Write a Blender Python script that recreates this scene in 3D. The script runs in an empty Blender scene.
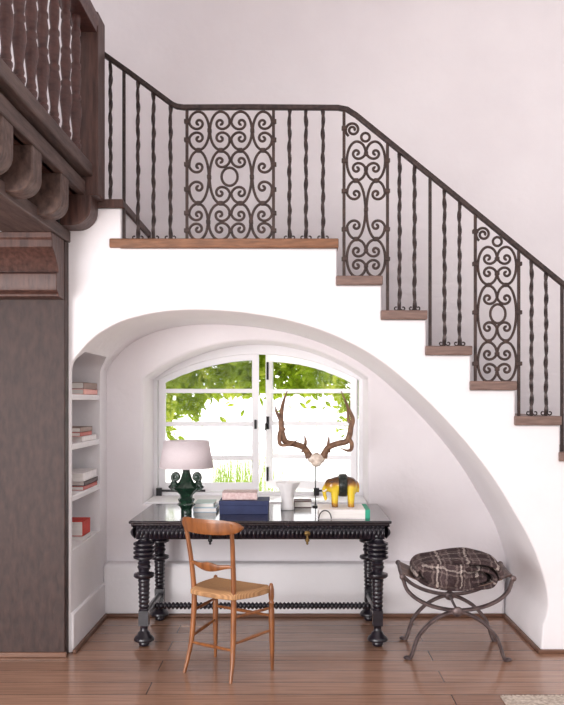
import bpy, bmesh, math, random
from mathutils import Vector, Matrix, noise
random.seed(7)
PI = math.pi
C = bpy.context.scene.collection
F = 850.0; CX = 294.0; CY = 400.0; EYE = 1.5      # focal length and vanishing point of the photograph, eye height
YF, YB, YW = 5.038, 6.011, 6.47                    # stair wall face, back wall face, window plane

def at(px, py, Y):
    return Vector(((px-CX)*Y/F, Y, EYE-(py-CY)*Y/F))
def fx(px, s=168.7): return (px-CX)/s
def fz(py, s=168.7): return EYE-(py-CY)/s

# ------------------------------------------------------------------ materials
def lin(c):
    return tuple((v/255/12.92 if v/255 <= .04045 else ((v/255+.055)/1.055)**2.4) for v in c)+(1,)
class NT:
    def __init__(s, name):
        s.m = bpy.data.materials.new(name); s.m.use_nodes = True
        s.t = s.m.node_tree; s.b = s.t.nodes['Principled BSDF']; s.out = s.t.nodes['Material Output']
    def n(s, typ, **kw):
        o = s.t.nodes.new(typ)
        for k, v in kw.items():
            if hasattr(o, k): setattr(o, k, v)
            else: o.inputs[k].default_value = v
        return o
    def l(s, a, b): s.t.links.new(a, b)
    def coords(s, scale=(1,1,1), kind='Object'):
        tc = s.n('ShaderNodeTexCoord'); mp = s.n('ShaderNodeMapping')
        mp.inputs['Scale'].default_value = scale
        s.l(tc.outputs[kind], mp.inputs['Vector']); return mp.outputs['Vector']
    def ramp(s, fac, stops):
        r = s.n('ShaderNodeValToRGB'); e = r.color_ramp.elements
        while len(e) < len(stops): e.new(.5)
        for i, (p, c) in enumerate(stops): e[i].position = p; e[i].color = c
        s.l(fac, r.inputs['Fac']); return r.outputs['Color']
    def bump(s, h, strength, dist=.01):
        b = s.n('ShaderNodeBump'); b.inputs['Strength'].default_value = strength; b.inputs['Distance'].default_value = dist
        s.l(h, b.inputs['Height']); s.l(b.outputs['Normal'], s.b.inputs['Normal'])
def mat(name, c1, c2=None, scale=(1,1,1), ns=6, rough=.5, metal=0, bump=0, bdist=.01, detail=5, spec=.5, coat=0, lo=.3, hi=.7):
    k = NT(name); b = k.b
    b.inputs['Roughness'].default_value = rough; b.inputs['Metallic'].default_value = metal
    b.inputs['Specular IOR Level'].default_value = spec
    if coat: b.inputs['Coat Weight'].default_value = coat; b.inputs['Coat Roughness'].default_value = .08
    no = k.n('ShaderNodeTexNoise', Scale=ns, Detail=detail); k.l(k.coords(scale), no.inputs['Vector'])
    col = k.ramp(no.outputs['Fac'], [(lo, lin(c1)), (hi, lin(c2 or c1))]); k.l(col, b.inputs['Base Color'])
    if bump: k.bump(no.outputs['Fac'], bump, bdist)
    return k.m

def plaster(name, c1, c2):
    k = NT(name); k.b.inputs['Roughness'].default_value = .75; k.b.inputs['Specular IOR Level'].default_value = .25
    v = k.coords()
    n1 = k.n('ShaderNodeTexNoise', Scale=1.6, Detail=5); k.l(v, n1.inputs['Vector'])
    n2 = k.n('ShaderNodeTexNoise', Scale=9, Detail=6); k.l(v, n2.inputs['Vector'])
    k.l(k.ramp(n1.outputs['Fac'], [(.3, lin(c1)), (.7, lin(c2))]), k.b.inputs['Base Color'])
    k.bump(n2.outputs['Fac'], .35, .02)
    return k.m
M = {}
M['plaster'] = plaster('plaster', (236,232,234), (242,239,241))
M['plaster_back'] = plaster('plaster_back', (232,226,229), (240,235,237))

def floor_mat():
    k = NT('floor_planks'); b = k.b; v = k.coords()
    br = k.n('ShaderNodeTexBrick'); k.l(v, br.inputs['Vector'])
    br.offset = .37; br.offset_frequency = 2
    for nme, val in (('Scale',1), ('Mortar Size',.0035), ('Mortar Smooth',.1), ('Bias',0), ('Brick Width',4.2), ('Row Height',.19)): br.inputs[nme].default_value = val
    br.inputs['Color1'].default_value = lin((150,114,93)); br.inputs['Color2'].default_value = lin((172,136,114)); br.inputs['Mortar'].default_value = lin((94,66,54))
    g = k.n('ShaderNodeTexNoise', Scale=3.2, Detail=7); k.l(k.coords((.7,16,1)), g.inputs['Vector'])
    gr = k.ramp(g.outputs['Fac'], [(.25,(.62,.58,.56,1)), (.75,(1.12,1.1,1.1,1))])
    w = k.n('ShaderNodeTexNoise', Scale=1.1, Detail=4); k.l(v, w.inputs['Vector'])
    wr = k.ramp(w.outputs['Fac'], [(.3,(.82,.8,.8,1)), (.7,(1.08,1.07,1.07,1))])
    m1 = k.n('ShaderNodeMixRGB', blend_type='MULTIPLY', Fac=1); k.l(br.outputs['Color'], m1.inputs[1]); k.l(gr, m1.inputs[2])
    m2 = k.n('ShaderNodeMixRGB', blend_type='MULTIPLY', Fac=1); k.l(m1.outputs[0], m2.inputs[1]); k.l(wr, m2.inputs[2])
    k.l(m2.outputs[0], b.inputs['Base Color'])
    k.l(k.ramp(g.outputs['Fac'], [(.2,(.13,.13,.13,1)), (.8,(.24,.24,.24,1))]), b.inputs['Roughness'])
    inv = k.n('ShaderNodeMath', operation='SUBTRACT'); inv.inputs[0].default_value = 1; k.l(br.outputs['Fac'], inv.inputs[1])
    ad = k.n('ShaderNodeMath', operation='ADD'); k.l(inv.outputs[0], ad.inputs[0])
    sc = k.n('ShaderNodeMath', operation='MULTIPLY'); k.l(g.outputs['Fac'], sc.inputs[0]); sc.inputs[1].default_value = .25; k.l(sc.outputs[0], ad.inputs[1])
    k.bump(ad.outputs[0], .25, .006)
    return k.m
M['floor'] = floor_mat()
M['base_wood'] = mat('baseboard_wood', (94,64,50), (122,86,67), (1,6,6), 5, .4)
M['tread'] = mat('tread_wood', (104,82,74), (134,108,98), (2,14,14), 5, .45, bump=.2)
M['landing'] = mat('landing_wood', (108,70,46), (144,98,68), (2,14,14), 5, .45, bump=.2)
M['beam'] = mat('aged_timber', (60,45,42), (98,78,72), (9,1.2,9), 4, .6, bump=.6, bdist=.012, detail=8)
M['beam_v'] = mat('aged_timber_upright', (44,28,25), (66,45,40), (5,5,2.0), 6, .6, bump=.5, bdist=.01, detail=8)
M['beam_dark'] = mat('dark_timber', (58,37,33), (92,63,55), (12,12,1.5), 4, .5, bump=.4, detail=8)
M['joist'] = mat('worn_timber', (62,46,42), (106,84,76), (6,6,4), 5, .6, bump=.5, detail=8)
M['turned'] = mat('turned_timber', (62,35,32), (94,59,53), (5,5,8), 5, .4, bump=.25, detail=6)
M['iron'] = mat('wrought_iron', (40,31,31), (72,57,54), (1,1,1), 40, .45, metal=.35, bump=.3, bdist=.003)
M['iron_scroll'] = mat('rusty_iron', (50,38,35), (80,62,56), (1,1,1), 30, .5, metal=.3)
M['desk'] = mat('ebonised_wood', (15,12,18), (36,30,40), (2,9,9), 5, .32, coat=.3)
M['desk_top'] = mat('desk_top_polish', (24,20,25), (48,40,44), (2,12,1), 4, .17, coat=.4)
M['chair'] = mat('fruitwood', (112,64,32), (154,96,52), (7,7,1.5), 5, .35, coat=.2)
M['white_paint'] = mat('white_paint', (236,234,236), (242,240,242), ns=3, rough=.4)
M['black_metal'] = mat('black_metal', (26,24,26), (44,42,44), ns=12, rough=.4, metal=.5)
M['brass'] = mat('aged_brass', (96,76,44), (140,112,66), ns=30, rough=.4, metal=.8)
M['pages'] = mat('page_edges', (226,220,214), (242,238,234), (1,1,60), 6, .8)
M['ceramic_green'] = mat('green_glaze', (12,30,24), (34,62,46), ns=26, rough=.16, bump=.4, bdist=.006, coat=.6)
M['porcelain'] = mat('white_porcelain', (244,240,240), (250,248,248), ns=14, rough=.3)
M['bone'] = mat('bone', (196,176,160), (238,226,214), ns=40, rough=.7, bump=.5, bdist=.004)
M['antler'] = mat('antler_horn', (84,56,42), (146,110,84), (1,1,1), 30, .55, bump=.6, bdist=.003)
M['band'] = mat('black_band', (10,16,14), (34,44,38), ns=60, rough=.25)
M['leather'] = mat('brown_leather', (80,60,54), (128,102,92), ns=14, rough=.5, bump=.3, bdist=.004)
M['stool_iron'] = mat('stool_iron', (72,60,62), (122,106,104), ns=24, rough=.42, metal=.5, bump=.25, bdist=.003)
def cmat(name, c, c2=None, rough=.6): 
    return mat(name, c, c2 or tuple(min(255, int(v*1.08)+3) for v in c), ns=18, rough=rough)

def shade_mat():
    k = NT('linen_shade'); t = k.t
    k.t.nodes.remove(k.b)
    v = k.coords((1,1,1))
    w = k.n('ShaderNodeTexNoise', Scale=60, Detail=3); k.l(k.coords((1,1,8)), w.inputs['Vector'])
    col = k.ramp(w.outputs['Fac'], [(.3, lin((238,228,231))), (.7, lin((245,237,239)))])
    d = k.n('ShaderNodeBsdfDiffuse'); tr = k.n('ShaderNodeBsdfTranslucent'); mx = k.n('ShaderNodeMixShader', Fac=.36)
    k.l(col, d.inputs['Color']); k.l(col, tr.inputs['Color']); k.l(d.outputs[0], mx.inputs[1]); k.l(tr.outputs[0], mx.inputs[2])
    k.l(mx.outputs[0], k.out.inputs['Surface']); return k.m
M['shade'] = shade_mat()
def leaf_mat(name, stops, fac=.5, ns=3.0):
    k = NT(name); k.t.nodes.remove(k.b)
    n = k.n('ShaderNodeTexNoise', Scale=ns, Detail=5); k.l(k.coords(), n.inputs['Vector'])
    col = k.ramp(n.outputs['Fac'], stops)
    d = k.n('ShaderNodeBsdfDiffuse'); tr = k.n('ShaderNodeBsdfTranslucent'); mx = k.n('ShaderNodeMixShader', Fac=fac)
    k.l(col, d.inputs['Color']); k.l(col, tr.inputs['Color']); k.l(d.outputs[0], mx.inputs[1]); k.l(tr.outputs[0], mx.inputs[2])
    k.l(mx.outputs[0], k.out.inputs['Surface']); return k.m
M['leaf'] = leaf_mat('vine_leaf', [(.3, lin((84,100,26))), (.5, lin((146,172,44))), (.68, lin((206,214,90)))], .5, 6)
M['grass'] = leaf_mat('grass_blade', [(.3, lin((104,134,44))), (.7, lin((164,184,84)))], .5, 3)
M['shrub'] = leaf_mat('garden_leaf', [(.3, lin((226,230,186))), (.7, lin((242,244,220)))], .6, 5)
def glass_mat():
    k = NT('window_glass'); k.t.nodes.remove(k.b)
    t = k.n('ShaderNodeBsdfTransparent'); g = k.n('ShaderNodeBsdfGlossy', Roughness=.02); fr = k.n('ShaderNodeFresnel', IOR=1.12)
    mx = k.n('ShaderNodeMixShader'); k.l(fr.outputs[0], mx.inputs[0]); k.l(t.outputs[0], mx.inputs[1]); k.l(g.outputs[0], mx.inputs[2])
    k.l(mx.outputs[0], k.out.inputs['Surface']); return k.m
M['glass'] = glass_mat()
def rush_mat():
    k = NT('rush_weave'); k.b.inputs['Roughness'].default_value = .7
    w = k.n('ShaderNodeTexWave', Scale=48, Distortion=1.2); w.bands_direction = 'Y'; k.l(k.coords(), w.inputs['Vector'])
    w2 = k.n('ShaderNodeTexWave', Scale=48, Distortion=1.2); w2.bands_direction = 'X'; k.l(k.coords(), w2.inputs['Vector'])
    a = k.n('ShaderNodeMath', operation='ADD'); k.l(w.outputs['Fac'], a.inputs[0]); k.l(w2.outputs['Fac'], a.inputs[1])
    h = k.n('ShaderNodeMath', operation='MULTIPLY'); k.l(a.outputs[0], h.inputs[0]); h.inputs[1].default_value = .5
    k.l(k.ramp(h.outputs[0], [(.1, lin((134,94,58))), (.8, lin((196,150,104)))]), k.b.inputs['Base Color'])
    k.bump(h.outputs[0], .4, .004); return k.m
M['rush'] = rush_mat()
def plaid_mat():
    k = NT('plaid_wool'); k.b.inputs['Roughness'].default_value = .95; k.b.inputs['Specular IOR Level'].default_value = .1
    uv = k.n('ShaderNodeTexCoord').outputs['UV']; dn = k.n('ShaderNodeTexNoise', Scale=26, Detail=3); k.l(k.coords(), dn.inputs['Vector'])
    dm = k.n('ShaderNodeVectorMath', operation='SCALE'); k.l(dn.outputs['Color'], dm.inputs[0]); dm.inputs['Scale'].default_value = .045
    da = k.n('ShaderNodeVectorMath', operation='ADD'); k.l(uv, da.inputs[0]); k.l(dm.outputs[0], da.inputs[1])
    sp = k.n('ShaderNodeSeparateXYZ'); k.l(da.outputs[0], sp.inputs[0])
    def stripes(sock, freq, stops):
        m = k.n('ShaderNodeMath', operation='MULTIPLY'); k.l(sock, m.inputs[0]); m.inputs[1].default_value = freq
        f = k.n('ShaderNodeMath', operation='FRACT'); k.l(m.outputs[0], f.inputs[0])
        r = k.ramp(f.outputs[0], stops); r.node.color_ramp.interpolation = 'CONSTANT'; return r
    d = lin((66,54,55)); g = lin((122,108,104)); p = lin((190,178,170)); e = lin((84,70,70))
    a = stripes(sp.outputs[0], 6.2, [(0,d), (.22,g), (.3,d), (.42,p), (.5,d), (.58,g), (.64,e), (.8,g), (.86,d)])
    b = stripes(sp.outputs[1], 7.0, [(0,d), (.3,g), (.38,d), (.5,p), (.57,e), (.7,g), (.78,d)])
    mx = k.n('ShaderNodeMixRGB', Fac=.42); k.l(a, mx.inputs[1]); k.l(b, mx.inputs[2])
    n = k.n('ShaderNodeTexNoise', Scale=140, Detail=2); k.l(k.coords(), n.inputs['Vector'])
    m2 = k.n('ShaderNodeMixRGB', blend_type='MULTIPLY', Fac=.5); k.l(mx.outputs[0], m2.inputs[1]); k.l(k.ramp(n.outputs['Fac'], [(.3,(.25,.25,.25,1)), (.65,(1.6,1.55,1.55,1))]), m2.inputs[2])
    k.l(m2.outputs[0], k.b.inputs['Base Color']); k.bump(n.outputs['Fac'], .6, .004); return k.m
M['plaid'] = plaid_mat()
def elephant_mat():
    k = NT('amber_glaze'); k.b.inputs['Roughness'].default_value = .18; k.b.inputs['Coat Weight'].default_value = .5
    tc = k.n('ShaderNodeTexCoord'); sp = k.n('ShaderNodeSeparateXYZ'); k.l(tc.outputs['Object'], sp.inputs[0])
    n = k.n('ShaderNodeTexNoise', Scale=22, Detail=4); k.l(tc.outputs['Object'], n.inputs['Vector'])
    s1 = k.n('ShaderNodeMath', operation='MULTIPLY'); k.l(n.outputs['Fac'], s1.inputs[0]); s1.inputs[1].default_value = .06
    a = k.n('ShaderNodeMath', operation='ADD'); k.l(sp.outputs[2], a.inputs[0]); k.l(s1.outputs[0], a.inputs[1])
    m = k.n('ShaderNodeMath', operation='MULTIPLY'); k.l(a.outputs[0], m.inputs[0]); m.inputs[1].default_value = 4.0
    br = lin((84,52,22)); ye = lin((226,196,48)); am = lin((176,122,30))
    k.l(k.ramp(m.outputs[0], [(.1, br), (.2, am), (.32, ye), (.6, ye), (.68, am), (.76, br)]), k.b.inputs['Base Color']); return k.m
M['elephant'] = elephant_mat()

# ------------------------------------------------------------------ mesh helpers
class MB:
    def __init__(s): s.v = []; s.f = []; s.uv = {}
    def add(s, vs, fs):
        o = len(s.v); s.v += [Vector(p) for p in vs]; s.f += [tuple(i+o for i in f) for f in fs]; return o
    def box(s, x0, x1, y0, y1, z0, z1):
        s.add([(x0,y0,z0),(x1,y0,z0),(x1,y1,z0),(x0,y1,z0),(x0,y0,z1),(x1,y0,z1),(x1,y1,z1),(x0,y1,z1)],
              [(0,3,2,1),(4,5,6,7),(0,1,5,4),(1,2,6,5),(2,3,7,6),(3,0,4,7)]); return s
    def prism(s, poly, a, b, axis='y'):
        def P(p, d):
            return {'y': (p[0], d, p[1]), 'x': (d, p[0], p[1]), 'z': (p[0], p[1], d)}[axis]
        n = len(poly)
        s.add([P(p, a) for p in poly]+[P(p, b) for p in poly],
              [tuple(range(n)), tuple(range(2*n-1, n-1, -1))]+[(i, i+n, (i+1) % n+n, (i+1) % n) for i in range(n)]); return s
    def tube(s, pts, r, n=8, twist=0, closed=False, flat=1.0, ref=None):
        pts = [Vector(p) for p in pts]; m = len(pts)
        rs = r if isinstance(r, (list, tuple)) else [r]*m
        T = []
        for i in range(m):
            a = pts[(i-1) % m] if (closed or i > 0) else pts[i]; b = pts[(i+1) % m] if (closed or i < m-1) else pts[i]
            T.append((b-a).normalized())
        N = Vector(ref) if ref else (Vector((0,1,0)) if abs(T[0].y) < .8 else Vector((1,0,0)))
        N = (N-T[0]*N.dot(T[0])).normalized()
        vs = []
        for i in range(m):
            N = (N-T[i]*N.dot(T[i])).normalized(); B = T[i].cross(N)
            for k in range(n):
                a = 2*PI*(k+.5)/n+twist*i/max(1, m-1)
                vs.append(pts[i]+(N*math.cos(a)*flat+B*math.sin(a))*rs[i])
        fs = []
        for i in range(m if closed else m-1):
            j = (i+1) % m
            for k in range(n): fs.append((i*n+k, i*n+(k+1) % n, j*n+(k+1) % n, j*n+k))
        if not closed: fs += [tuple(range(n-1, -1, -1)), tuple((m-1)*n+k for k in range(n))]
        s.add(vs, fs); return s
    def lathe(s, prof, c=(0,0,0), n=24, axis='z', caps=True, lobe=None):
        vs = []; c = Vector(c)
        for (r, z) in prof:
            for k in range(n):
                a = 2*PI*k/n; rr = r*(lobe(a, z) if lobe else 1)
                p = (rr*math.cos(a), rr*math.sin(a), z) if axis == 'z' else (z, rr*math.cos(a), rr*math.sin(a)) if axis == 'x' else (rr*math.sin(a), z, rr*math.cos(a))
                vs.append(c+Vector(p))
        fs = [(i*n+k, i*n+(k+1) % n, (i+1)*n+(k+1) % n, (i+1)*n+k) for i in range(len(prof)-1) for k in range(n)]
        if caps: fs += [tuple(range(n-1, -1, -1)), tuple((len(prof)-1)*n+k for k in range(n))]
        s.add(vs, fs); return s
    def ell(s, c, r, n=16, m=10, rot=None):
        c = Vector(c); vs = []; 
        for i in range(1, m):
            t = PI*i/m
            for k in range(n):
                a = 2*PI*k/n; p = Vector((r[0]*math.sin(t)*math.cos(a), r[1]*math.sin(t)*math.sin(a), -r[2]*math.cos(t)))
                if rot: p = rot @ p
                vs.append(c+p)
        top = Vector((0,0,r[2])); 
        if rot: top = rot @ top
        vs += [c-top, c+top]; L = len(vs)
        fs = [(i*n+k, i*n+(k+1) % n, (i+1)*n+(k+1) % n, (i+1)*n+k) for i in range(m-2) for k in range(n)]
        fs += [(L-2, (k+1) % n, k) for k in range(n)]+[(L-1, (m-2)*n+k, (m-2)*n+(k+1) % n) for k in range(n)]
        s.add(vs, fs); return s
    def grid(s, rows, closed_u=False):
        n = len(rows[0]); vs = [p for r in rows for p in r]; fs = []
        for i in range(len(rows)-1):
            for k in range(n if closed_u else n-1):
                fs.append((i*n+k, i*n+(k+1) % n, (i+1)*n+(k+1) % n, (i+1)*n+k))
        s.add(vs, fs); return s
    def build(s, name, m, parent=None, local=False, bevel=0, sharp=38, solid=0, smooth=True, origin=None, recalc=True):
        vs = s.v
        org = None
        if parent is not None:
            r = parent
            while r.parent: r = r.parent
            if not local:
                inv = (Matrix.Translation(r.location) @ r.rotation_euler.to_matrix().to_4x4()).inverted()
                vs = [inv @ p for p in vs]
        else:
            if origin is None:
                xs = [p.x for p in vs]; ys = [p.y for p in vs]; zs = [p.z for p in vs]
                origin = ((min(xs)+max(xs))/2, (min(ys)+max(ys))/2, min(zs))
            org = Vector(origin); vs = [p-org for p in vs]
        me = bpy.data.meshes.new(name); me.from_pydata([tuple(p) for p in vs], [], s.f)
        if recalc:
            bm = bmesh.new(); bm.from_mesh(me); bmesh.ops.recalc_face_normals(bm, faces=bm.faces); bm.to_mesh(me); bm.free()
        if smooth:
            me.polygons.foreach_set('use_smooth', [True]*len(me.polygons)); me.set_sharp_from_angle(angle=math.radians(sharp))
        me.materials.append(m); me.update()
        o = bpy.data.objects.new(name, me); C.objects.link(o)
        if org is not None: o.location = org
        if parent is not None: o.parent = parent
        if solid:
            md = o.modifiers.new('solid', 'SOLIDIFY'); md.thickness = solid; md.offset = 0
        if bevel:
            md = o.modifiers.new('bevel', 'BEVEL'); md.width = bevel; md.segments = 2; md.limit_method = 'ANGLE'; md.angle_limit = math.radians(40)
        return o
def tag(o, label=None, cat=None, group=None, kind=None):
    if label: o['label'] = label
    if cat: o['category'] = cat
    if group: o['group'] = group
    if kind: o['kind'] = kind
    return o
def thing(name, label, cat, loc=(0,0,0), rz=0, group=None, kind=None):
    o = bpy.data.objects.new(name, None); C.objects.link(o); o.empty_display_size = .1
    o.location = loc; o.rotation_euler = (0,0,rz); return tag(o, label, cat, group, kind)
def copy_tree(o, parent=None):
    c = o.copy(); C.objects.link(c)
    if parent is not None: c.parent = parent
    for ch in [x for x in C.objects if x.parent == o]: copy_tree(ch, c)
    return c
def smooth_path(P, k=6, closed=False):
    P = [Vector(p) for p in P]; out = []; m = len(P)
    for i in range(m if closed else m-1):
        p0 = P[(i-1) % m] if (closed or i > 0) else P[0]*2-P[1]; p1 = P[i]; p2 = P[(i+1) % m]
        p3 = P[(i+2) % m] if (closed or i+2 < m) else P[-1]*2-P[-2]
        for j in range(k):
            t = j/k
            out.append(.5*((2*p1)+(p2-p0)*t+(2*p0-5*p1+4*p2-p3)*t*t+(3*p1-p0-3*p2+p3)*t**3))
    if not closed: out.append(P[-1])
    return out
def lerpr(a, n): # resample list of scalars to n
    return [a[min(len(a)-2, int(t))]+(a[min(len(a)-2, int(t))+1]-a[min(len(a)-2, int(t))])*(t-min(len(a)-2, int(t))) for t in [i*(len(a)-1)/(n-1) for i in range(n)]]
def slab2d(name, outer, holes, y0, y1, m, bevel=.012, parent=None, kind=None, res=2):
    """outline in (x,z), thickened from y0 to y1 with soft edges"""
    cu = bpy.data.curves.new(name, 'CURVE'); cu.dimensions = '2D'; cu.fill_mode = 'BOTH'
    for loop in [outer]+holes:
        sp = cu.splines.new('POLY'); sp.points.add(len(loop)-1); sp.use_cyclic_u = True
        for i, p in enumerate(loop): sp.points[i].co = (p[0], p[1], 0, 1)
    cu.extrude = (y1-y0)/2-bevel; cu.bevel_depth = bevel; cu.bevel_resolution = res; cu.offset = -bevel
    tmp = bpy.data.objects.new('tmp', cu); C.objects.link(tmp)
    me = bpy.data.meshes.new_from_object(tmp.evaluated_get(bpy.context.evaluated_depsgraph_get()))
    bpy.data.objects.remove(tmp); bpy.data.curves.remove(cu)
    b = MB(); yc = (y0+y1)/2
    b.add([(v.co.x, yc-v.co.z, v.co.y) for v in me.vertices], [tuple(p.vertices) for p in me.polygons])
    bpy.data.meshes.remove(me)
    return b

# ------------------------------------------------------------------ the setting
def struct(name, mb, m, **kw):
    o = mb.build(name, m, **kw); o['kind'] = 'structure'; return o
struct('floor', MB().box(-3.4, 3.2, -2.6, YB+.02, -.05, 0), M['floor'], origin=(-3.4, 4.328-.19*24, 0))

ARCH = [(70.6,376),(71.8,364),(79,353),(91,340),(106,329),(128,319),(158,312.3),(188,310),(222,310.8),(260,315),(300,323.5),(340,338),
        (380,360.5),(419,393),(459,434.5),(491,475),(515,514),(531,543),(540,566),(546,588),(548,606),(546.5,616)]
arch = [(p.x, p.z) for p in smooth_path([(fx(a), 0, fz(b)) for a, b in ARCH], 4)]
XL = arch[0][0]; ZN = 1.70
TPY = [239, 276, 310.5, 346, 381, 416, 452, 487.5, 522.5, 558, 593, 628]
TPL = [110]+[336+44.5*i for i in range(11)]
def tz(i): return fz(TPY[i])
TH = .054
outer = [(-2.9, 0), (XL, 0)]+arch+[(fx(542.5), fz(625)), (fx(541), fz(653)), (fx(541), 0), (2.9, 0)]
right = []
for i in range(len(TPY)-1, -1, -1):
    xr = fx(337+44.6*i)
    if i == len(TPY)-1: right += [(2.9, tz(i)-TH)]
    else: right += [(xr, tz(i+1)-TH), (xr, tz(i)-TH)]
outer += right+[(fx(121), tz(0)-TH), (fx(121), fz(208)), (-1.45, fz(208)), (-1.45, fz(172)), (-2.9, fz(172))]
NY0, NY1, NX = 5.072, 5.80, -1.63
wf = struct('wall_front', slab2d('wf', outer, [], YF, YB+.01, M['plaster'], .014), M['plaster'])
def cut(o, cutter):                                    # carve a recess out of a mesh for good
    bm = bmesh.new(); bm.from_mesh(o.data); bmesh.ops.remove_doubles(bm, verts=bm.verts, dist=1e-5); bmesh.ops.recalc_face_normals(bm, faces=bm.faces); bm.to_mesh(o.data); bm.free()
    md = o.modifiers.new('cut', 'BOOLEAN'); md.object = cutter; md.operation = 'DIFFERENCE'; md.solver = 'EXACT'
    bpy.context.view_layer.update()
    me = bpy.data.meshes.new_from_object(o.evaluated_get(bpy.context.evaluated_depsgraph_get()))
    o.modifiers.clear(); o.data = me; bpy.data.objects.remove(cutter)
    me.set_sharp_from_angle(angle=math.radians(38))
nz = 1.72; nm = (NY0+NY1)/2; nr = (NY1-NY0)/2
cut(wf, MB().prism([(NY0, .60), (NY1, .60)]+[(nm+nr*math.cos(PI*i/16), nz+.12*math.sin(PI*i/16)) for i in range(17)], NX, XL+.06, 'x').build('niche_cutter', M['plaster'], smooth=False))
struct('ceiling', MB().box(-3.4, 3.2, -2.6, YB+.5, 4.55, 4.65), M['plaster'])
struct('wall_side', MB().box(-3.5, -3.4, -2.6, YB+.5, -.05, 4.8), M['plaster'])
YL = 5.882                                             # front of the low ledge under the window
struct('trim_1', MB().box(XL-.01, XL+.016, YF+.004, YL+.05, 0, .235), M['plaster'], bevel=.015)
struct('trim_2', MB().box(XL, fx(541), YL, YB+.01, 0, .365), M['plaster'], bevel=.028)

# back wall with the arched window recess
WX0, WX1, WZC, WZT, WZB = -1.066, .523, 1.655, 1.92, .765
def archline(x0, x1, zc, zt, n=28):
    h = zt-zc; w = (x1-x0)/2; R = (w*w+h*h)/(2*h); cz = zt-R; cx = (x0+x1)/2; a = math.asin(w/R)
    return [(cx+R*math.sin(-a+2*a*i/n), cz+R*math.cos(-a+2*a*i/n)) for i in range(n+1)]
hole = [(WX0, WZB)]+archline(WX0, WX1, WZC, WZT)+[(WX1, WZB)]
struct('wall_back', slab2d('wb', [(-3.4,-.05),(3.2,-.05),(3.2,4.56),(-3.4,4.56)], [hole], YB, YW+.09, None, .02, res=3), M['plaster_back'])

bh = .024
struct('baseboard_back', MB().box(XL+.016, fx(541), YL-.02, YL+.001, 0, bh), M['base_wood'], bevel=.005)
struct('baseboard_left', MB().box(XL+.016, XL+.036, YF-.02, YL, 0, bh), M['base_wood'], bevel=.005)
struct('baseboard_right', MB().box(fx(541)-.02, fx(541), YF-.02, YL, 0, bh), M['base_wood'], bevel=.005)
struct('baseboard_front', MB().box(fx(541)-.02, 2.9, YF-.022, YF+.002, 0, bh), M['base_wood'], bevel=.005)

# window: fixed frame, closed left casement, right casement pushed ajar outwards
win = thing('window_1', None, None, ((WX0+WX1)/2, YW, WZB), kind='structure')
f0, f1 = -1.036, .494
fixo = [(WX0-.02, WZB-.02)]+archline(WX0-.02, WX1+.02, WZC, WZT+.015)+[(WX1+.02, WZB-.02)]
fixi = [(f0, .80)]+archline(f0, f1, 1.65, 1.848)+[(f1, .80)]
slab2d('ff', fixo, [fixi], YW-.02, YW+.06, None, .006).build('frame', M['white_paint'], win)
MB().box(WX0+.005, WX1-.005, YB+.02, YW-.02, WZB, WZB+.012).build('sill', M['white_paint'], win, bevel=.004)
def casement(x0, x1, hinge, ang):
    za = archline(f0, f1, 1.662, 1.864, 120)
    def topz(x): return min(za, key=lambda p: abs(p[0]-x))[1]
    n = 20
    out = [(x0, .805)]+[(x0+(x1-x0)*i/n, topz(x0+(x1-x0)*i/n)) for i in range(n+1)]+[(x1, .805)]
    st = .052
    bars = [.87, 1.058, 1.317, 1.569]
    holes = []
    for i, zb in enumerate(bars):
        a = x0+st; b = x1-st; lo = zb+(.0 if i == 0 else .016)
        if i < 3: holes.append([(a, lo), (a, bars[i+1]-.016), (b, bars[i+1]-.016), (b, lo)])
        else: holes.append([(a, lo)]+[(a+(b-a)*j/n, topz(a+(b-a)*j/n)-.062) for j in range(n+1)]+[(b, lo)])
    R = Matrix.Translation((hinge, YW+.02, 0)) @ Matrix.Rotation(ang, 4, 'Z') @ Matrix.Translation((-hinge, -YW-.02, 0))
    def rot(mb): mb.v = [R @ p for p in mb.v]; return mb
    c = rot(slab2d('cs', out, holes, YW, YW+.04, None, .005)).build('casement', M['white_paint'], win)
    ins = [(x0+.03, .83)]+[(x0+.03+(x1-x0-.06)*j/n, topz(x0+.03+(x1-x0-.06)*j/n)-.04) for j in range(n+1)]+[(x1-.03, .83)]
    rot(MB().prism(ins, YW+.018, YW+.022)).build('panes', M['glass'], c)
    return c, rot
xm = -.268
cl, _ = casement(f0+.004, xm, f0, 0)
crr, rot = casement(xm+.004, f1-.01, f1-.012, -math.radians(20))
def hw(px, py0, py1, Y, w=.016): 
    p = at(px, py0, Y); q = at(px, py1, Y); return MB().box(p.x-w/2, p.x+w/2, Y-.02, Y, q.z, p.z)
MB().box(xm-.034, xm-.016, YW-.018, YW+.001, 1.28, 1.35).build('latch_plate', M['black_metal'], cl, bevel=.003)
k = rot(MB().box(xm+.018, xm+.036, YW-.018, YW+.001, 1.27, 1.37)); k2 = rot(MB().tube([(xm+.027,YW-.02,1.32),(xm+.027,YW-.05,1.315),(xm+.027,YW-.052,1.26)], .007, 8)); k.add(k2.v, k2.f)
k.build('latch_handle', M['black_metal'], crr, bevel=.002)
rot(MB().box(xm+.016, xm+.032, YW-.014, YW+.001, 1.66, 1.80)).build('bolt', M['black_metal'], crr, bevel=.003)
rot(MB().box(xm+.016, xm+.032, YW-.014, YW+.001, .86, .97)).build('bolt', M['black_metal'], crr, bevel=.003)
for a, b in ((-1.02, -.67), (.17, .36)):
    s = MB().tube([(a, YW-.05, .815), (b, YW-.05, .815)], .009, 8); s.box(a-.02, a+.02, YW-.06, YW-.025, WZB+.011, .835)
    s.build('casement_stay', M['black_metal'], win)

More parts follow.
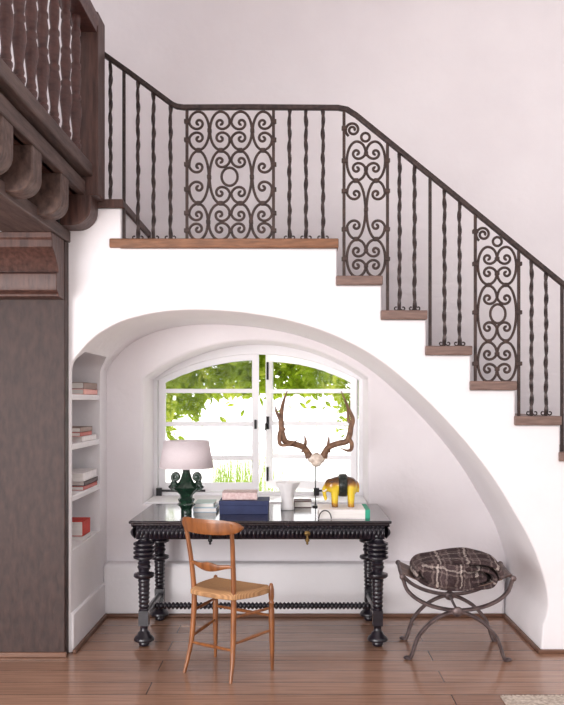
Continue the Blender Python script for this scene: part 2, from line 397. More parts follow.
# ------------------------------------------------------------------ stair treads
st = thing('staircase', 'wooden stair treads and landing board stepping down above the arch', 'stairs', (0, 5.5, 2.2))
for i in range(9):
    x0 = fx(TPL[i]); x1 = fx(338+44.6*i) if i else fx(338.5)
    b = MB().box(x0, x1, YF-.022, YB-.003, tz(i)-TH, tz(i))
    b.build('landing_board' if i == 0 else 'tread', M['landing'] if i == 0 else M['tread'], st, bevel=.006)
MB().box(-1.44, fx(121.5)+.012, YF-.015, YB-.003, fz(208), fz(199.5)).build('tread', M['beam_dark'], st, bevel=.006)

# ------------------------------------------------------------------ iron railing
YR = 5.085; SR = F/YR
def rx(px): return (px-CX)/SR
def rz_(py): return EYE-(py-CY)/SR
rail_px = [(104,54.5),(130,73),(172,104.2),(177,106.5),(184,107.5),(250,107.2),(338,107.8),(347,109.5),(356,115.2),(450,191.5),(564,285),(680,380)]
def rail_py(px):
    for (a, b), (c, d) in zip(rail_px, rail_px[1:]):
        if a <= px <= c: return b+(d-b)*(px-a)/(c-a)
rl = thing('stair_railing', 'wrought iron stair railing with twisted balusters and three scrollwork panels', 'railing', (0, YR, tz(0)))
P = [Vector((rx(a), 0, rz_(b+.2))) for a, b in rail_px]
up, dn = [], []
for i, p in enumerate(P):
    t = (P[min(i+1, len(P)-1)]-P[max(i-1, 0)]).normalized(); nrm = Vector((-t.z, 0, t.x))
    up.append(p+nrm*.014); dn.append(p-nrm*.014)
h = MB(); rows = []
for sgn in ((up, -.017), (up, .017), (dn, .017), (dn, -.017)): rows.append([Vector((p.x, YR+sgn[1], p.z)) for p in sgn[0]])
h.grid([rows[0], rows[1], rows[2], rows[3], rows[0]]); n_ = len(P)
h.f += [(0, n_, 2*n_, 3*n_), (n_-1, 2*n_-1, 3*n_-1, 4*n_-1)]
h.build('handrail', M['iron'], rl, bevel=.006)
def foot_z(px):
    if px < 121: return fz(199.5)
    i = 0
    for j in range(len(TPL)):
        if px >= (338+44.6*(j-1) if j else 0): i = j
    return tz(i)
def hook(px, z, d):
    x = rx(px); pts = []
    for t in range(14):
        a = PI*1.5*t/13; r = .016-.009*t/13
        pts.append((x+d*(.021-r*math.cos(PI-a)*-1), YR-.006, z+.006+.014-r*math.sin(a+PI/2)*.9))
    return [(x, YR-.006, z+.006)]+pts
def bar(px, twisted=True, bot=None, hooks=True):
    zt = rz_(rail_py(px))-.008; zb = foot_z(px) if bot is None else bot
    n = 60
    pts = [(rx(px), YR, zb+(zt-zb)*i/n) for i in range(n+1)]
    b = MB()
    if twisted:
        L = zt-zb; lo = [min(1, i/n*8, (n-i)/n*8) for i in range(n+1)]
        rs = [.0122+.0012*math.sin(2*PI*i/n*L/.13+px) for i in range(n+1)]
        pts = [(x+.0018*math.sin(i*.55+px), y, z) for i, (x, y, z) in enumerate(pts)]
        b.tube(pts, rs, 4, twist=2*PI*L/.30)
        b.f = b.f
    else:
        b.tube(pts[::20], .0125, 4)
    o = b.build('baluster' if twisted else 'post', M['iron'], rl, sharp=50)
    if hooks and twisted:
        hk = MB()
        for d in (-1, 1):
            c = Vector((rx(px)+d*.021, YR-.004, zb+.015))
            hk.tube([c+Vector((-d*.021, 0, -.008))]+[c+Vector((d*(.013-.006*t/12)*math.sin(-PI/2+PI*1.6*t/12+.4), 0, -(.013-.006*t/12)*math.cos(-PI/2+PI*1.6*t/12+.4)+.002)) for t in range(13)], .0042, 5)
        hk.build('scroll_foot', M['iron'], o)
    return o
bar(110.5, True, hooks=False)
bar(124, False)
for px in (138, 153.5, 170.5, 289.5, 306, 323): bar(px)
bar(399.5), bar(414.5), bar(430, False); bar(444.5), bar(459.5); bar(531.5), bar(546); bar(562, False); bar(577); bar(592)

def cscroll(xb, xt, yt, yb, cf=.31, turns=1.3):
    d = 1 if xt > xb else -1; w = abs(xt-xb)*.985; a = w*.53; far = w-a; ym = (yt+yb)/2; hh = (yb-yt)/2; c = (yb-yt)*cf*.95
    top = []; kk = .315; N = 30
    for i in range(N, 0, -1):                          # spiral from its eye out to the far side
        th = 2*PI*turns*i/N; r = far*math.exp(-kk*th*(1-.22*th/(2*PI)))
        top.append((a+r*math.cos(th), yt+c+r*math.sin(th)))
    for i in range(9):                                 # over the top to the apex
        an = PI/2*i/8; top.append((a+far*math.cos(an), yt+c-c*math.sin(an)))
    for i in range(1, 11):                             # quarter ellipse down to the back
        an = PI/2+PI/2*i/10; top.append((a+a*math.cos(an), ym-hh*math.sin(an)))
    full = top+[(x, 2*ym-y) for x, y in reversed(top[:-1])]
    return [(xb+d*x, y) for x, y in full]
def panel(pl, pr, bl, br, scrolls, rings, collars, spirals=()):
    b = MB()
    for px, zb in ((pl, bl), (pr, br)):
        zt = rz_(rail_py(px))-.008
        b.tube([(rx(px), YR, zb), (rx(px), YR, (zb+zt)/2), (rx(px), YR, zt)], .0125, 4)
    for (cx, cy) in collars:
        w = .0125 if min(abs(cx-pl), abs(cx-pr)) > 4 else .017
        b.box(rx(cx)-w, rx(cx)+w, YR-.015, YR+.015, rz_(cy)-.012, rz_(cy)+.012)
    p = b.build('scroll_panel', M['iron_scroll'], rl, bevel=.003)
    for sc in scrolls:
        pts = [(rx(x), YR, rz_(y)) for x, y in cscroll(*sc)]
        m = len(pts); rs = [.008]*m
        MB().tube(pts, rs, 6, ref=(0,1,0)).build('scroll', M['iron_scroll'], p)
    for (cx, cy, r) in spirals:
        pts = []
        for i in range(40):
            t = i/39; a = -1.0+2*PI*1.75*t; rr = r*(1-.8*t)
            pts.append((rx(cx-rr*math.cos(a)), YR, rz_(cy-rr*math.sin(a))))
        MB().tube(pts,   .008, 6, ref=(0,1,0)).build('scroll', M['iron_scroll'], p)
    for (cx, cy, r, q) in rings:
        MB().tube([(rx(cx+r*math.cos(2*PI*i/24)), YR, rz_(cy+q*math.sin(2*PI*i/24))) for i in range(24)],   .008, 6, closed=True, ref=(0,1,0)).build('ring', M['iron_scroll'], p)
zl = tz(0)
def P1(x): return 180+x/4.7
def Q1(y): return 98+y/4.7
S = []; col = []
for (yt, yb, off) in ((64,244,0), (249,494,-2), (497,668,-6)):
    m0, m1 = 139+off, 340+off
    for xb, xt in ((m0-2, 42), (m0+2, 236), (m1-2, 240), (m1+2, 434)): S.append((P1(xb), P1(xt), Q1(yt), Q1(yb), (.31 if yt != 249 else .31 if abs(xt-238) > 9 else .2)))
    for x in (m0, m1): col.append((P1(x), Q1((yt+yb)/2)))
    for x in (33, 237, 440):
        for q in (.26, .74): 
            if not (x == 237 and yt == 249): col.append((P1(x), Q1(yt+(yb-yt)*q)))
for y in (246, 495):
    for x in (88, 192, 284, 390): col.append((P1(x), Q1(y)))
panel(187, 273.5, zl, zl, S, [(P1(233), Q1(370), 8, 9)], col)
def P2(x): return 335+x/3.71
def Q2(y): return 100+y/3.71
S = []
for xb, xt in ((44,115), (186,115)): S += [(P2(xb), P2(xt), Q2(154), Q2(298)), (P2(xb), P2(xt), Q2(518), Q2(656))]
S += [(P2(113), P2(44), Q2(300), Q2(515), .23), (P2(117), P2(186), Q2(300), Q2(515), .23)]
col = [(P2(115), Q2(y)) for y in (200, 255, 407, 560, 615)]+[(P2(x), Q2(y)) for x in (35, 193) for y in (225, 338, 480, 590)]+[(P2(x), Q2(y)) for x in (78, 152) for y in (299, 516)]+[(P2(35), Q2(105))]
panel(344, 387.5, tz(1), tz(2), S, [(P2(113), Q2(138), 4.2, 4.2)], col, [(P2(66), Q2(110), 7.6)])
def P3(x): return 465+x/3.71
def Q3(y): return 210+y/3.71
S = []
for xb, xt in ((48,119), (190,119)): S += [(P3(xb), P3(xt), Q3(yt), Q3(yb)) for yt, yb in ((137,276), (490,636))]+[(P3(xb), P3(xt), Q3(280), Q3(485), .24)]
col = [(P3(119), Q3(y)) for y in (182, 235, 535, 590)]+[(P3(x), Q3(y)) for x in (38, 200) for y in (200, 380, 570)]+[(P3(x), Q3(y)) for x in (90, 150) for y in (278, 487)]+[(P3(38), Q3(80))]
panel(475.3, 518.7, tz(4), tz(5), S, [(P3(120), Q3(117), 4.4, 4.4), (P3(122), Q3(385), 7.6, 9.5)], col, [(P3(68), Q3(90), 7.6)])

# ------------------------------------------------------------------ timber balcony on the left
K = 1.0625
XC = -1.336
colm = thing('timber_column', 'broad dark aged timber column at the left edge of the arch', 'column', (-1.7, 5.0, 0))
MB().box(-2.4, XC, 4.962, YF+.03, 0, 2.432).build('shaft', M['beam_v'], colm, bevel=.006)
prof = [(4.70,2.431), (4.70,2.4), (4.715,2.39), (4.715,2.35), (4.76,2.325), (4.80,2.29), (4.835,2.245), (4.845,2.23), (4.80,2.215), (4.80,2.15), (4.81,2.12), (4.845,2.105), (4.85,2.09), (4.963,2.085), (4.963,2.431)]
MB().prism(prof, -2.4, XC-.005, 'x').build('capital', M['beam_dark'], colm, bevel=.004)
MB().box(-2.4, XC+.012, 4.945, 4.963, 0, .03).build('base_strip', M['base_wood'], colm, bevel=.005)

bal = thing('balcony', 'dark timber balcony frame with rounded joist ends resting on the column', 'balcony', (-1.5, 3.6, 2.42))
Y0b = 2.3
MB().box(-1.62, -1.325, Y0b, YF+.02, 2.432, 2.50).build('girder', M['beam'], bal, bevel=.006)
MB().box(-2.4, -1.235, Y0b, YF-.0, 2.672, 2.70).build('deck_board', M['beam_dark'], bal)
f = MB().box(-1.26, -1.192, Y0b, 4.86, 2.672, 2.752); f.build('fascia', M['beam'], bal, bevel=.006)
MB().box(-2.4, -1.225, Y0b, 4.86, 2.70, 2.80).build('fascia_core', M['beam_dark'], bal)
jy = [3.66-.46*i for i in range(-3, 3)]
for i, yj in enumerate([3.03, 3.49, 3.90, 4.385]):
    w = .13; xr = -1.2; zb = 2.456; zt = 2.675; r = .085
    prof = [(-2.2, zb), (-2.2, zt), (xr, zt)]+[(xr-r+r*math.cos(a), zb+r-r*math.sin(a)) for a in [PI/2*j/8 for j in range(9)]]
    MB().prism(prof, yj, yj+.15).build('joist', M['joist'], bal, bevel=.008)

br_ = thing('balcony_balustrade', 'dark timber balustrade with turned balusters and square newel at top left', 'balustrade', (-1.2, 3.8, 2.78))
MB().box(-1.25, -1.150, Y0b, 4.86, 2.776, 2.848).build('bottom_rail', M['beam'], br_, bevel=.008)
hp = [(-1.255,3.60),(-1.125,3.60),(-1.125,3.63),(-1.115,3.65),(-1.115,3.69),(-1.135,3.715),(-1.245,3.715),(-1.265,3.69),(-1.265,3.65),(-1.255,3.63)]
MB().prism(hp, Y0b, 4.86).build('handrail', M['turned'], br_, bevel=.004)
nx0, nx1 = -1.262, -1.118
nw = MB().box(nx0, nx1, 4.85, 5.03, 2.67, 3.72)
r = .11; nx2 = -1.16
nw.prism([(-1.34, 2.50), (-1.34, 2.68), (nx2, 2.68)]+[(nx2-r+r*math.cos(a), 2.50+r-r*math.sin(a)) for a in [PI/2*j/8 for j in range(9)]], 4.852, 5.037)
nw.build('newel_post', M['beam_dark'], br_, bevel=.008)
bp = [(.026,0),(.026,.03),(.03,.035),(.03,.05),(.022,.06),(.026,.075),(.022,.09),(.02,.11),(.027,.17),(.034,.215),(.033,.25),(.024,.29),(.029,.30),(.029,.315),(.022,.325),(.026,.36),(.031,.41),(.024,.46),(.029,.468),(.029,.485),(.021,.5),(.027,.55),(.028,.60),(.022,.64),(.028,.65),(.028,.67),(.022,.69),(.026,.72),(.026,.765)]
first = None
for yj in [2.94, 3.13, 3.33, 3.517, 3.685, 3.855, 4.03, 4.225, 4.44, 4.645]:
    if yj < 3.3: continue
    if first is None:
        first = MB().lathe([(r_*.94, z_) for r_, z_ in bp], (0,0,0), 18).build('baluster', M['turned'], br_, local=True, sharp=50)
        o = first
    else:
        o = first.copy(); C.objects.link(o); o.parent = br_
    o.location = (-1.192-br_.location.x, yj-br_.location.y, 2.846-br_.location.z)

# ------------------------------------------------------------------ desk
DX0, DX1, DY0, DY1, DZ = -.998, .59, 4.87*K, 5.635*K, .77
DY0, DY1 = 5.125, 5.985
dk = thing('writing_desk', 'long black turned-leg writing desk with gadrooned apron under the window', 'desk', ((DX0+DX1)/2, (DY0+DY1)/2, 0))
t = MB().box(DX0, DX1, DY0, DY1, DZ-.018, DZ); t.box(DX0+.012, DX1-.012, DY0+.012, DY1-.012, DZ-.032, DZ-.016)
t.build('tabletop', M['desk_top'], dk, bevel=.006)
ap = MB().box(DX0+.05, DX1-.05, DY0+.055, DY1-.05, .655, DZ-.03)
def gad(p0, p1, nrm, z0, z1, out, amp, pitch, shape):
    p0 = Vector(p0); p1 = Vector(p1); L = (p1-p0).length; nl = round(L/pitch); per = 6; rows = []
    for j in range(9):
        t = j/8; bulge = out*shape(t); row = []
        for i in range(nl*per+1):
            u = abs(math.sin(PI*i/per)); p = p0.lerp(p1, i/(nl*per))+Vector(nrm)*(bulge+amp*(u-.4)*math.sin(PI*min(1, max(0, t*.9+.05))))
            row.append(Vector((p.x, p.y, z0+(z1-z0)*t)))
        rows.append(row)
    ap.grid(rows)
ax0, ax1, ay0, ay1 = DX0+.04, DX1-.04, DY0+.045, DY1-.04
big = lambda t: math.sin(PI*(.12+.62*t)); small = lambda t: math.sin(PI*t)*.6+.9
for z0, z1, out, amp, pitch, sh in ((.655,.722,.03,.016,.026,big), (.722,.742,.02,.010,.026,small)):
    gad((ax0,ay0,0), (ax1,ay0,0), (0,-1,0), z0, z1, out, amp, pitch, sh)
    gad((ax0,ay1,0), (ax0,ay0,0), (-1,0,0), z0, z1, out, amp, pitch, sh)
    gad((ax1,ay0,0), (ax1,ay1,0), (1,0,0), z0, z1, out, amp, pitch, sh)
ap.build('apron', M['desk'], dk, sharp=60, recalc=False)
lp = [(.02,0),(.03,.004),(.034,.016),(.03,.026),(.045,.028),(.06,.034),(.063,.044),(.055,.058),(.04,.07),(.034,.085),(.026,.09),(.023,.11),(.026,.125),(.03,.13)]
lp2 = [(.028,.215),(.031,.222),(.026,.23)]
for i in range(7): z = .232+i*.026; lp2 += [(.028+.001*i,z+.003),(.034+.0006*i,z+.012),(.028+.001*i,z+.022)]
lp2 += [(.03,.414),(.055,.418),(.064,.428),(.062,.442),(.04,.448),(.032,.455),(.036,.47),(.042,.482),(.034,.495),(.04,.507),(.03,.52),(.045,.528)]
for i in range(4): z = .53+i*.027; lp2 += [(.05,z),(.065,z+.008),(.065,z+.018),(.052,z+.025)]
lp2 += [(.042,.64),(.032,.65),(.032,.662),(.046,.67),(.046,.685),(.034,.695)]
lx0, lx1, ly0, ly1 = -.915, .51, 5.188, 5.79
for x in (lx0, lx1):
    for y in (ly0, ly1):
        b = MB().lathe(lp, (x,y,0), 20); b.lathe(lp2, (x,y,0), 20); b.box(x-.03, x+.03, y-.03, y+.03, .127, .218)
        b.build('leg', M['desk'], dk, sharp=50)
    s = MB(); n = 40; L = ly1-ly0
    s.tube([(x, ly0+.028, .172), (x, ly0+.1, .172), (x, (ly0+ly1)/2, .172), (x, ly1-.1, .172), (x, ly1-.028, .172)], [.024,.021,.026,.021,.024], 12)
    s.build('side_stretcher', M['desk'], dk)
n = 54; pr = []
for i in range(n):
    x = lx0+.02+(lx1-lx0-.04)*i/n; d = (lx1-lx0-.04)/n
    pr += [(.012, x), (.0235, x+d*.3), (.0235, x+d*.6)]
pr.append((.011, lx1-.02))
MB().lathe(pr, (0, (ly0+ly1)/2, .172), 12, axis='x').build('long_stretcher', M['desk'], dk, sharp=60)
for px, mm, lab in ((212, M['black_metal'], None), (307, M['brass'], 'aged brass drop pull')):
    x = (px-CX)/162.5; y = ay0-.04
    b = MB().lathe([(.001,0),(.016,.002),(.016,.006),(.008,.012),(.006,.02)][::-1], (x, y-.012, .695), 14, axis='y')
    b.lathe([(.002,.628),(.008,.634),(.006,.642),(.014,.652),(.012,.662),(.006,.672),(.006,.69),(.002,.695)], (x, y-.014, 0), 12)
    b.ell((x, y-.006, .695), (.02,.008,.016))
    o = b.build('drawer_pull', mm, dk); 
    if lab: o['label'] = lab

# ------------------------------------------------------------------ chair
ch = thing('side_chair', 'honey brown wooden side chair with rush seat facing the desk', 'chair', (-.379, 4.717, 0), -math.radians(34.5))
pp = [(.163,-.160,0),(.153,-.132,.1),(.145,-.115,.2),(.14,-.105,.35),(.14,-.105,.45),(.147,-.117,.6),(.158,-.14,.76),(.166,-.158,.845)]
pr = [.0095,.012,.0145,.0155,.015,.0135,.012,.0105]
for s in (-1, 1):
    pts = smooth_path([(s*a, b, c) for a, b, c in pp], 5)
    MB().tube(pts, lerpr(pr, len(pts)), 10).build('rear_post', M['chair'], ch, local=True)
for s in (-1, 1):
    zz = [0,.03,.1,.2,.28,.33,.36,.372,.384,.396,.41,.425,.445,.462,.476,.481]
    rr = [.008,.0095,.0125,.0155,.0165,.0155,.012,.0165,.0115,.0145,.016,.0165,.016,.013,.010,.004]
    MB().tube([(s*(.205-.01*z), .158-.01*z, z) for z in zz], rr, 12).build('front_leg', M['chair'], ch, local=True)
def lens(n, u0, u1, vf, zc, hu, hd, th):
    rows = []
    for i in range(n+1):
        q = -1+2*i/n; u = (u0+u1)/2+(u1-u0)/2*q; v = vf(q); a, b = zc+hu(q), zc-hd(q)
        ring = []
        for k in range(14):
            an = 2*PI*k/14; z = (a+b)/2+(a-b)/2*math.sin(an); ring.append(Vector((u, v+th/2*math.copysign(abs(math.cos(an))**.5, math.cos(an))-.25*(z-zc)*.6, z)))
        rows.append(ring)
    m = MB(); m.grid(rows, closed_u=True); m.f += [tuple(range(13, -1, -1)), tuple(n*14+k for k in range(14))]; return m
se = lambda q: max(.02, (1-abs(q)**4.5))**.5
lens(28, -.212, .215, lambda q: -.205+.085*q*q, .823, lambda q: .042*se(q), lambda q: .042*se(q), .018).build('crest_rail', M['chair'], ch, local=True)
lens(28, -.146, .146, lambda q: -.150+.03*q*q, .607, lambda q: .008+.010*math.cos(PI*q)**2*(1-q*q), lambda q: .008+.026*(1-q*q)**2.2, .016).build('mid_rail', M['chair'], ch, local=True)
def rod(name, a, b, r=.0085):
    a = Vector(a); b = Vector(b)
    MB().tube([a, a.lerp(b,.3), a.lerp(b,.5), a.lerp(b,.7), b], [r*.75, r, r*1.15, r, r*.75], 8).build(name, M['chair'], ch, local=True)
for s in (-1, 1):
    rod('stretcher', (s*.142,-.107,.335), (s*.202,.155,.345)); rod('stretcher', (s*.145,-.115,.195), (s*.203,.157,.222))
rod('stretcher', (-.148,-.12,.162), (.148,-.12,.162)); rod('stretcher', (-.202,.155,.30), (.202,.155,.30))
rows = []; nn = 22
for j in range(nn+1):
    t = j/nn; row = []
    for i in range(nn+1):
        q = -1+2*i/nn; hw_ = .15+.048*t
        bow = .026*(1-(2*t-1)**2)
        u = q*(hw_+bow); v = -.125+.28*t+.008*math.sin(PI*t)*0-(.02*(1-q*q) if t < .001 else 0)
        d = (1-q*q)*(1-(2*t-1)**2)
        e = max(abs(q), abs(2*t-1))
        z = .468-.016*d+(.006 if e < .93 else 0)*(1)-(.012 if e > .99 else 0)
        row.append(Vector((u, v, z)))
    rows.append(row)
stt = MB().grid(rows); stt2 = [[p-Vector((0,0,.028)) for p in r] for r in rows]; stt.grid(stt2)
N1 = nn+1; base = N1*N1
bd = [i for i in range(N1)]+[j*N1+nn for j in range(1, N1)]+[nn*N1+i for i in range(nn-1, -1, -1)]+[j*N1 for j in range(nn-1, 0, -1)]
stt.f += [(bd[i], bd[(i+1) % len(bd)], bd[(i+1) % len(bd)]+base, bd[i]+base) for i in range(len(bd))]
stt.build('seat', M['rush'], ch, local=True, bevel=.006, sharp=60)

# ------------------------------------------------------------------ stool and blanket
so = thing('curule_stool', 'iron curule stool with leather sling seat to the right of the desk', 'stool', (.955, 5.10, 0), -math.radians(3.84))
lowa = [(-.29,.012),(-.275,.006),(-.26,.03),(-.243,.085),(-.218,.143),(-.149,.219),(-.066,.267),(0,.28),(.066,.267),(.149,.219),(.218,.143),(.243,.085),(.26,.03),(.275,.006),(.29,.012)]
uppa = [(-.316,.478),(-.307,.452),(-.283,.396),(-.218,.342),(-.121,.304),(0,.288),(.121,.304),(.218,.342),(.283,.396),(.307,.452),(.316,.478)]
for y in (-.204, .204):
    for nm, a in (('leg_arch', lowa), ('arm_arch', uppa)):
        b = MB().tube(smooth_path([(x, y, z) for x, z in a], 5), .0115, 8, flat=1.5, ref=(0,1,0))
        if nm == 'leg_arch':
            for s in (-1, 1): b.ell((s*.29, y, .011), (.02,.018,.011), 10, 6)
        b.build(nm, M['stool_iron'], so, local=True)
    MB().ell((0, y-.012, .283), (.032,.015,.03), 12, 8).build('rosette', M['stool_iron'], so, local=True)
MB().tube([(0,-.2,.283),(0,.2,.283)], .008, 8).build('cross_rod', M['stool_iron'], so, local=True)
for s in (-1, 1):
    b = MB().tube([(s*.316,-.215,.479),(s*.316,0,.473),(s*.316,.215,.479)], .012, 10)
    for y in (-.218, .218): b.ell((s*.316, y, .479), (.017,.012,.017), 10, 8)
    b.build('seat_rail', M['stool_iron'], so, local=True)
def sag(x): return .390+.088*abs(x/.312)**1.7
rows = []
for i in range(25):
    x = -.312+.624*i/24; rows.append([Vector((x, y, sag(x)+.003+.012*(abs(y)/.19)**3)) for y in [-.185+.37*j/10 for j in range(11)]])
MB().grid(rows).build('leather_seat', M['leather'], so, local=True, solid=.006)

bw = [(-.17,.482),(-.05,.472),(.06,.476),(.125,.488),(.14,.508),(.1,.522),(0,.512),(-.055,.525),(-.03,.556),(.08,.562),(.17,.546),(.205,.50),(.17,.452),(.05,.433),(-.1,.435),(-.2,.46),(-.25,.51),(-.222,.562),(-.12,.588),(-.04,.602),(.07,.604),(.17,.592),(.225,.556),(.24,.51)]
bw = [(a+.018, (b-.43)*.92+.406) for a, b in bw]
sp_ = [(p.x, p.z) for p in smooth_path([(a, 0, b) for a, b in bw], 6)]
bl = MB(); L = len(sp_); ny = 18; half = .017; uvs = []
acc = [0]
for i in range(1, L): acc.append(acc[-1]+math.hypot(sp_[i][0]-sp_[i-1][0], sp_[i][1]-sp_[i-1][1]))
def blanket_rows(side):
    rows = []
    for i in range(L):
        a = sp_[max(0, i-1)]; b = sp_[min(L-1, i+1)]; tx, tz_2 = b[0]-a[0], b[1]-a[1]; q = math.hypot(tx, tz_2); nx, nz = -tz_2/q, tx/q
        row = []
        for j in range(ny+1):
            t = j/ny; y = -.205+.375*t+.012*noise.noise(Vector((sp_[i][0]*9, sp_[i][1]*9, side*.3)))+.012*math.sin(acc[i]*9)*(1 if t < .5 else .4)
            e = min(t, 1-t)*ny; th = half*(.35 if e < .5 else .8 if e < 1.5 else 1)
            w = .010*noise.noise(Vector((sp_[i][0]*7, y*9, sp_[i][1]*7)))
            row.append(Vector((sp_[i][0]+side*nx*th+w*.5, y, sp_[i][1]+side*nz*th+w+.006*math.sin(y*14+sp_[i][0]*6))))
        rows.append(row)
    return rows
A = blanket_rows(1); B = blanket_rows(-1)
bl.grid(A); bl.grid(B); N = (ny+1); off = L*N
for i in range(L-1): bl.f += [(i*N, (i+1)*N, (i+1)*N+off, i*N+off), (i*N+ny, (i+1)*N+ny, (i+1)*N+ny+off, i*N+ny+off)]
for j in range(ny): bl.f += [(j, j+1, j+1+off, j+off), ((L-1)*N+j, (L-1)*N+j+1, (L-1)*N+j+1+off, (L-1)*N+j+off)]
uvl = [(acc[i], j/ny*.375) for i in range(L) for j in range(ny+1)]*2
# the loose flap hanging over the front edge
fl = []; flu = []
for j in range(15):
    t = j/14; row = []
    for i in range(25):
        q = i/24; x = -.225+.37*q+.03*t*q; ed = 1-abs(2*q-1)**4; z = .553-.012*(1-q)-.01*q-(.105+.055*q)*t*(.35+.65*ed)+.006*math.sin(q*9+t*2)+.014*math.sin(PI*q)*(1-t)
        y = -.185-.045*math.sin(PI*min(.96, t*.8+.06))**.7*(.2+.8*ed)*(1 if q < .6 else 1-1.6*(q-.6))+.05*max(0, q-.7)/.3-.008*math.sin(q*12+t*4)
        row.append(Vector((x, y, z))); flu.append((x*1.2+.35, .2+z*1.1+x*.15))
    fl.append(row)
bl.grid(fl); bl.grid([[p+Vector((.0,.016,-.004)) for p in r] for r in fl]); uvl += flu*2
o_ = len(uvl)-2*len(flu); m_ = len(flu)
bd = [i for i in range(25)]+[j*25+24 for j in range(1, 15)]+[14*25+i for i in range(23, -1, -1)]+[j*25 for j in range(13, 0, -1)]
bl.f += [(bd[i]+o_, bd[(i+1) % len(bd)]+o_, bd[(i+1) % len(bd)]+o_+m_, bd[i]+o_+m_) for i in range(len(bd))]
RS = Matrix.Translation(so.location) @ so.rotation_euler.to_matrix().to_4x4()
bl.v = [RS @ p for p in bl.v]
bo = bl.build('folded_blanket', M['plaid'], sharp=60)
tag(bo, 'brown and cream plaid wool blanket folded on the stool', 'blanket')
ul = bo.data.uv_layers.new(name='UVMap')
for lp_ in bo.data.loops: ul.data[lp_.index].uv = uvl[lp_.vertex_index]

# ------------------------------------------------------------------ books
def book(label, x0, x1, y0, y1, z0, z1, cover, spine='x+', group=None, name='book', band=None):
    b = thing(name, label, 'book', ((x0+x1)/2, (y0+y1)/2, z0), 0, group)
    th = min(.004, (z1-z0)*.14); m = MB()
    m.box(x0, x1, y0, y1, z0, z0+th); m.box(x0, x1, y0, y1, z1-th, z1)
    e = .0035
    if spine == 'x+': m.box(x1-th, x1, y0, y1, z0, z1); pg = (x0+e, x1-th, y0+e, y1-e)
    elif spine == 'y-': m.box(x0, x1, y0, y0+th, z0, z1); pg = (x0+e, x1-e, y0+th, y1-e)
    else: m.box(x0, x0+th, y0, y1, z0, z1); pg = (x0+th, x1-e, y0+e, y1-e)
    m.build('cover', cover, b, bevel=.0012)
    MB().box(*pg, z0+th, z1-th).build('pages', M['pages'], b)
    return b
taupe = cmat('taupe_cover', (150,128,120)); pink = cmat('pink_cover', (228,168,160)); red = cmat('red_cover', (196,48,34)); white = cmat('white_cover', (232,226,226)); dark = cmat('dark_cover', (92,76,76)); rose = cmat('rose_cover', (190,104,98)); navy = cmat('navy_cloth', (34,42,78), (44,54,94), .7); palegreen = cmat('pale_green_cover', (186,204,200)); paleblue = cmat('pale_blue_cover', (190,204,218)); maroon = cmat('maroon_cover', (74,36,40)); blotch = mat('mottled_pink', (196,160,158), (226,206,202), ns=50, rough=.6)
teal = cmat('green_cloth', (40,150,120))
BX = XL-.012
def nbook(label, py0, y1, z0, z1, c, x1=BX, dx=.24, grp=None): return book(label, x1-dx, x1, py0, y1, z0, z1, c, 'x+', grp)
shz = [1.535, 1.235, .925]
words = ['topmost shelf, the highest', 'second shelf down', 'third shelf down']
for i, z in enumerate(shz):
    s = MB().box(NX+.002, XL-.004, NY0+.002, NY1-.002, z-.036, z).build('niche_shelf', M['plaster'], bevel=.006)
    tag(s, 'white plaster shelf in the left niche, '+['the topmost', 'the second from the top', 'the third from the top, above the red book'][i], 'shelf', 'shelves of the book niche')
s = MB().box(NX+.002, XL+.004, NY0+.002, NY1-.002, .601, .606).build('niche_shelf', M['plaster'], bevel=.006)
tag(s, 'white plaster shelf in the left niche, the lowest, under the red book', 'shelf', 'shelves of the book niche')
g = 'books in the wall niche'
z = shz[0]; nbook('pink book at the bottom of the pile on the topmost niche shelf', 5.40, 5.78, z, z+.036, pink, grp=g)
nbook('taupe book lying on the pink book on the topmost niche shelf', 5.40, 5.77, z+.0362, z+.078, taupe, grp=g)
z = shz[1]; nbook('long white book at the bottom of the pile on the second niche shelf', 5.36, 5.75, z, z+.036, white, grp=g)
nbook('rose red thin book in the middle of the pile on the second niche shelf', 5.32, 5.62, z+.0362, z+.062, rose, grp=g)
nbook('dark taupe book on top of the pile on the second niche shelf', 5.32, 5.63, z+.0622, z+.092, taupe, grp=g)
z = shz[2]; nbook('pink red book at the bottom of the pile on the third niche shelf', 5.40, 5.77, z, z+.026, rose, grp=g)
nbook('dark brown book between white and pink books on the third niche shelf', 5.42, 5.79, z+.0262, z+.056, dark, grp=g)
nbook('thick white book on top of the pile on the third niche shelf', 5.38, 5.76, z+.0562, z+.112, white, grp=g)
z = .6065; nbook('white book under the red book on the lowest niche shelf', 5.385, 5.60, z, z+.03, white, grp=g)
nbook('thick bright red book on the lowest niche shelf', 5.38, 5.575, z+.0302, z+.125, red, grp=g)

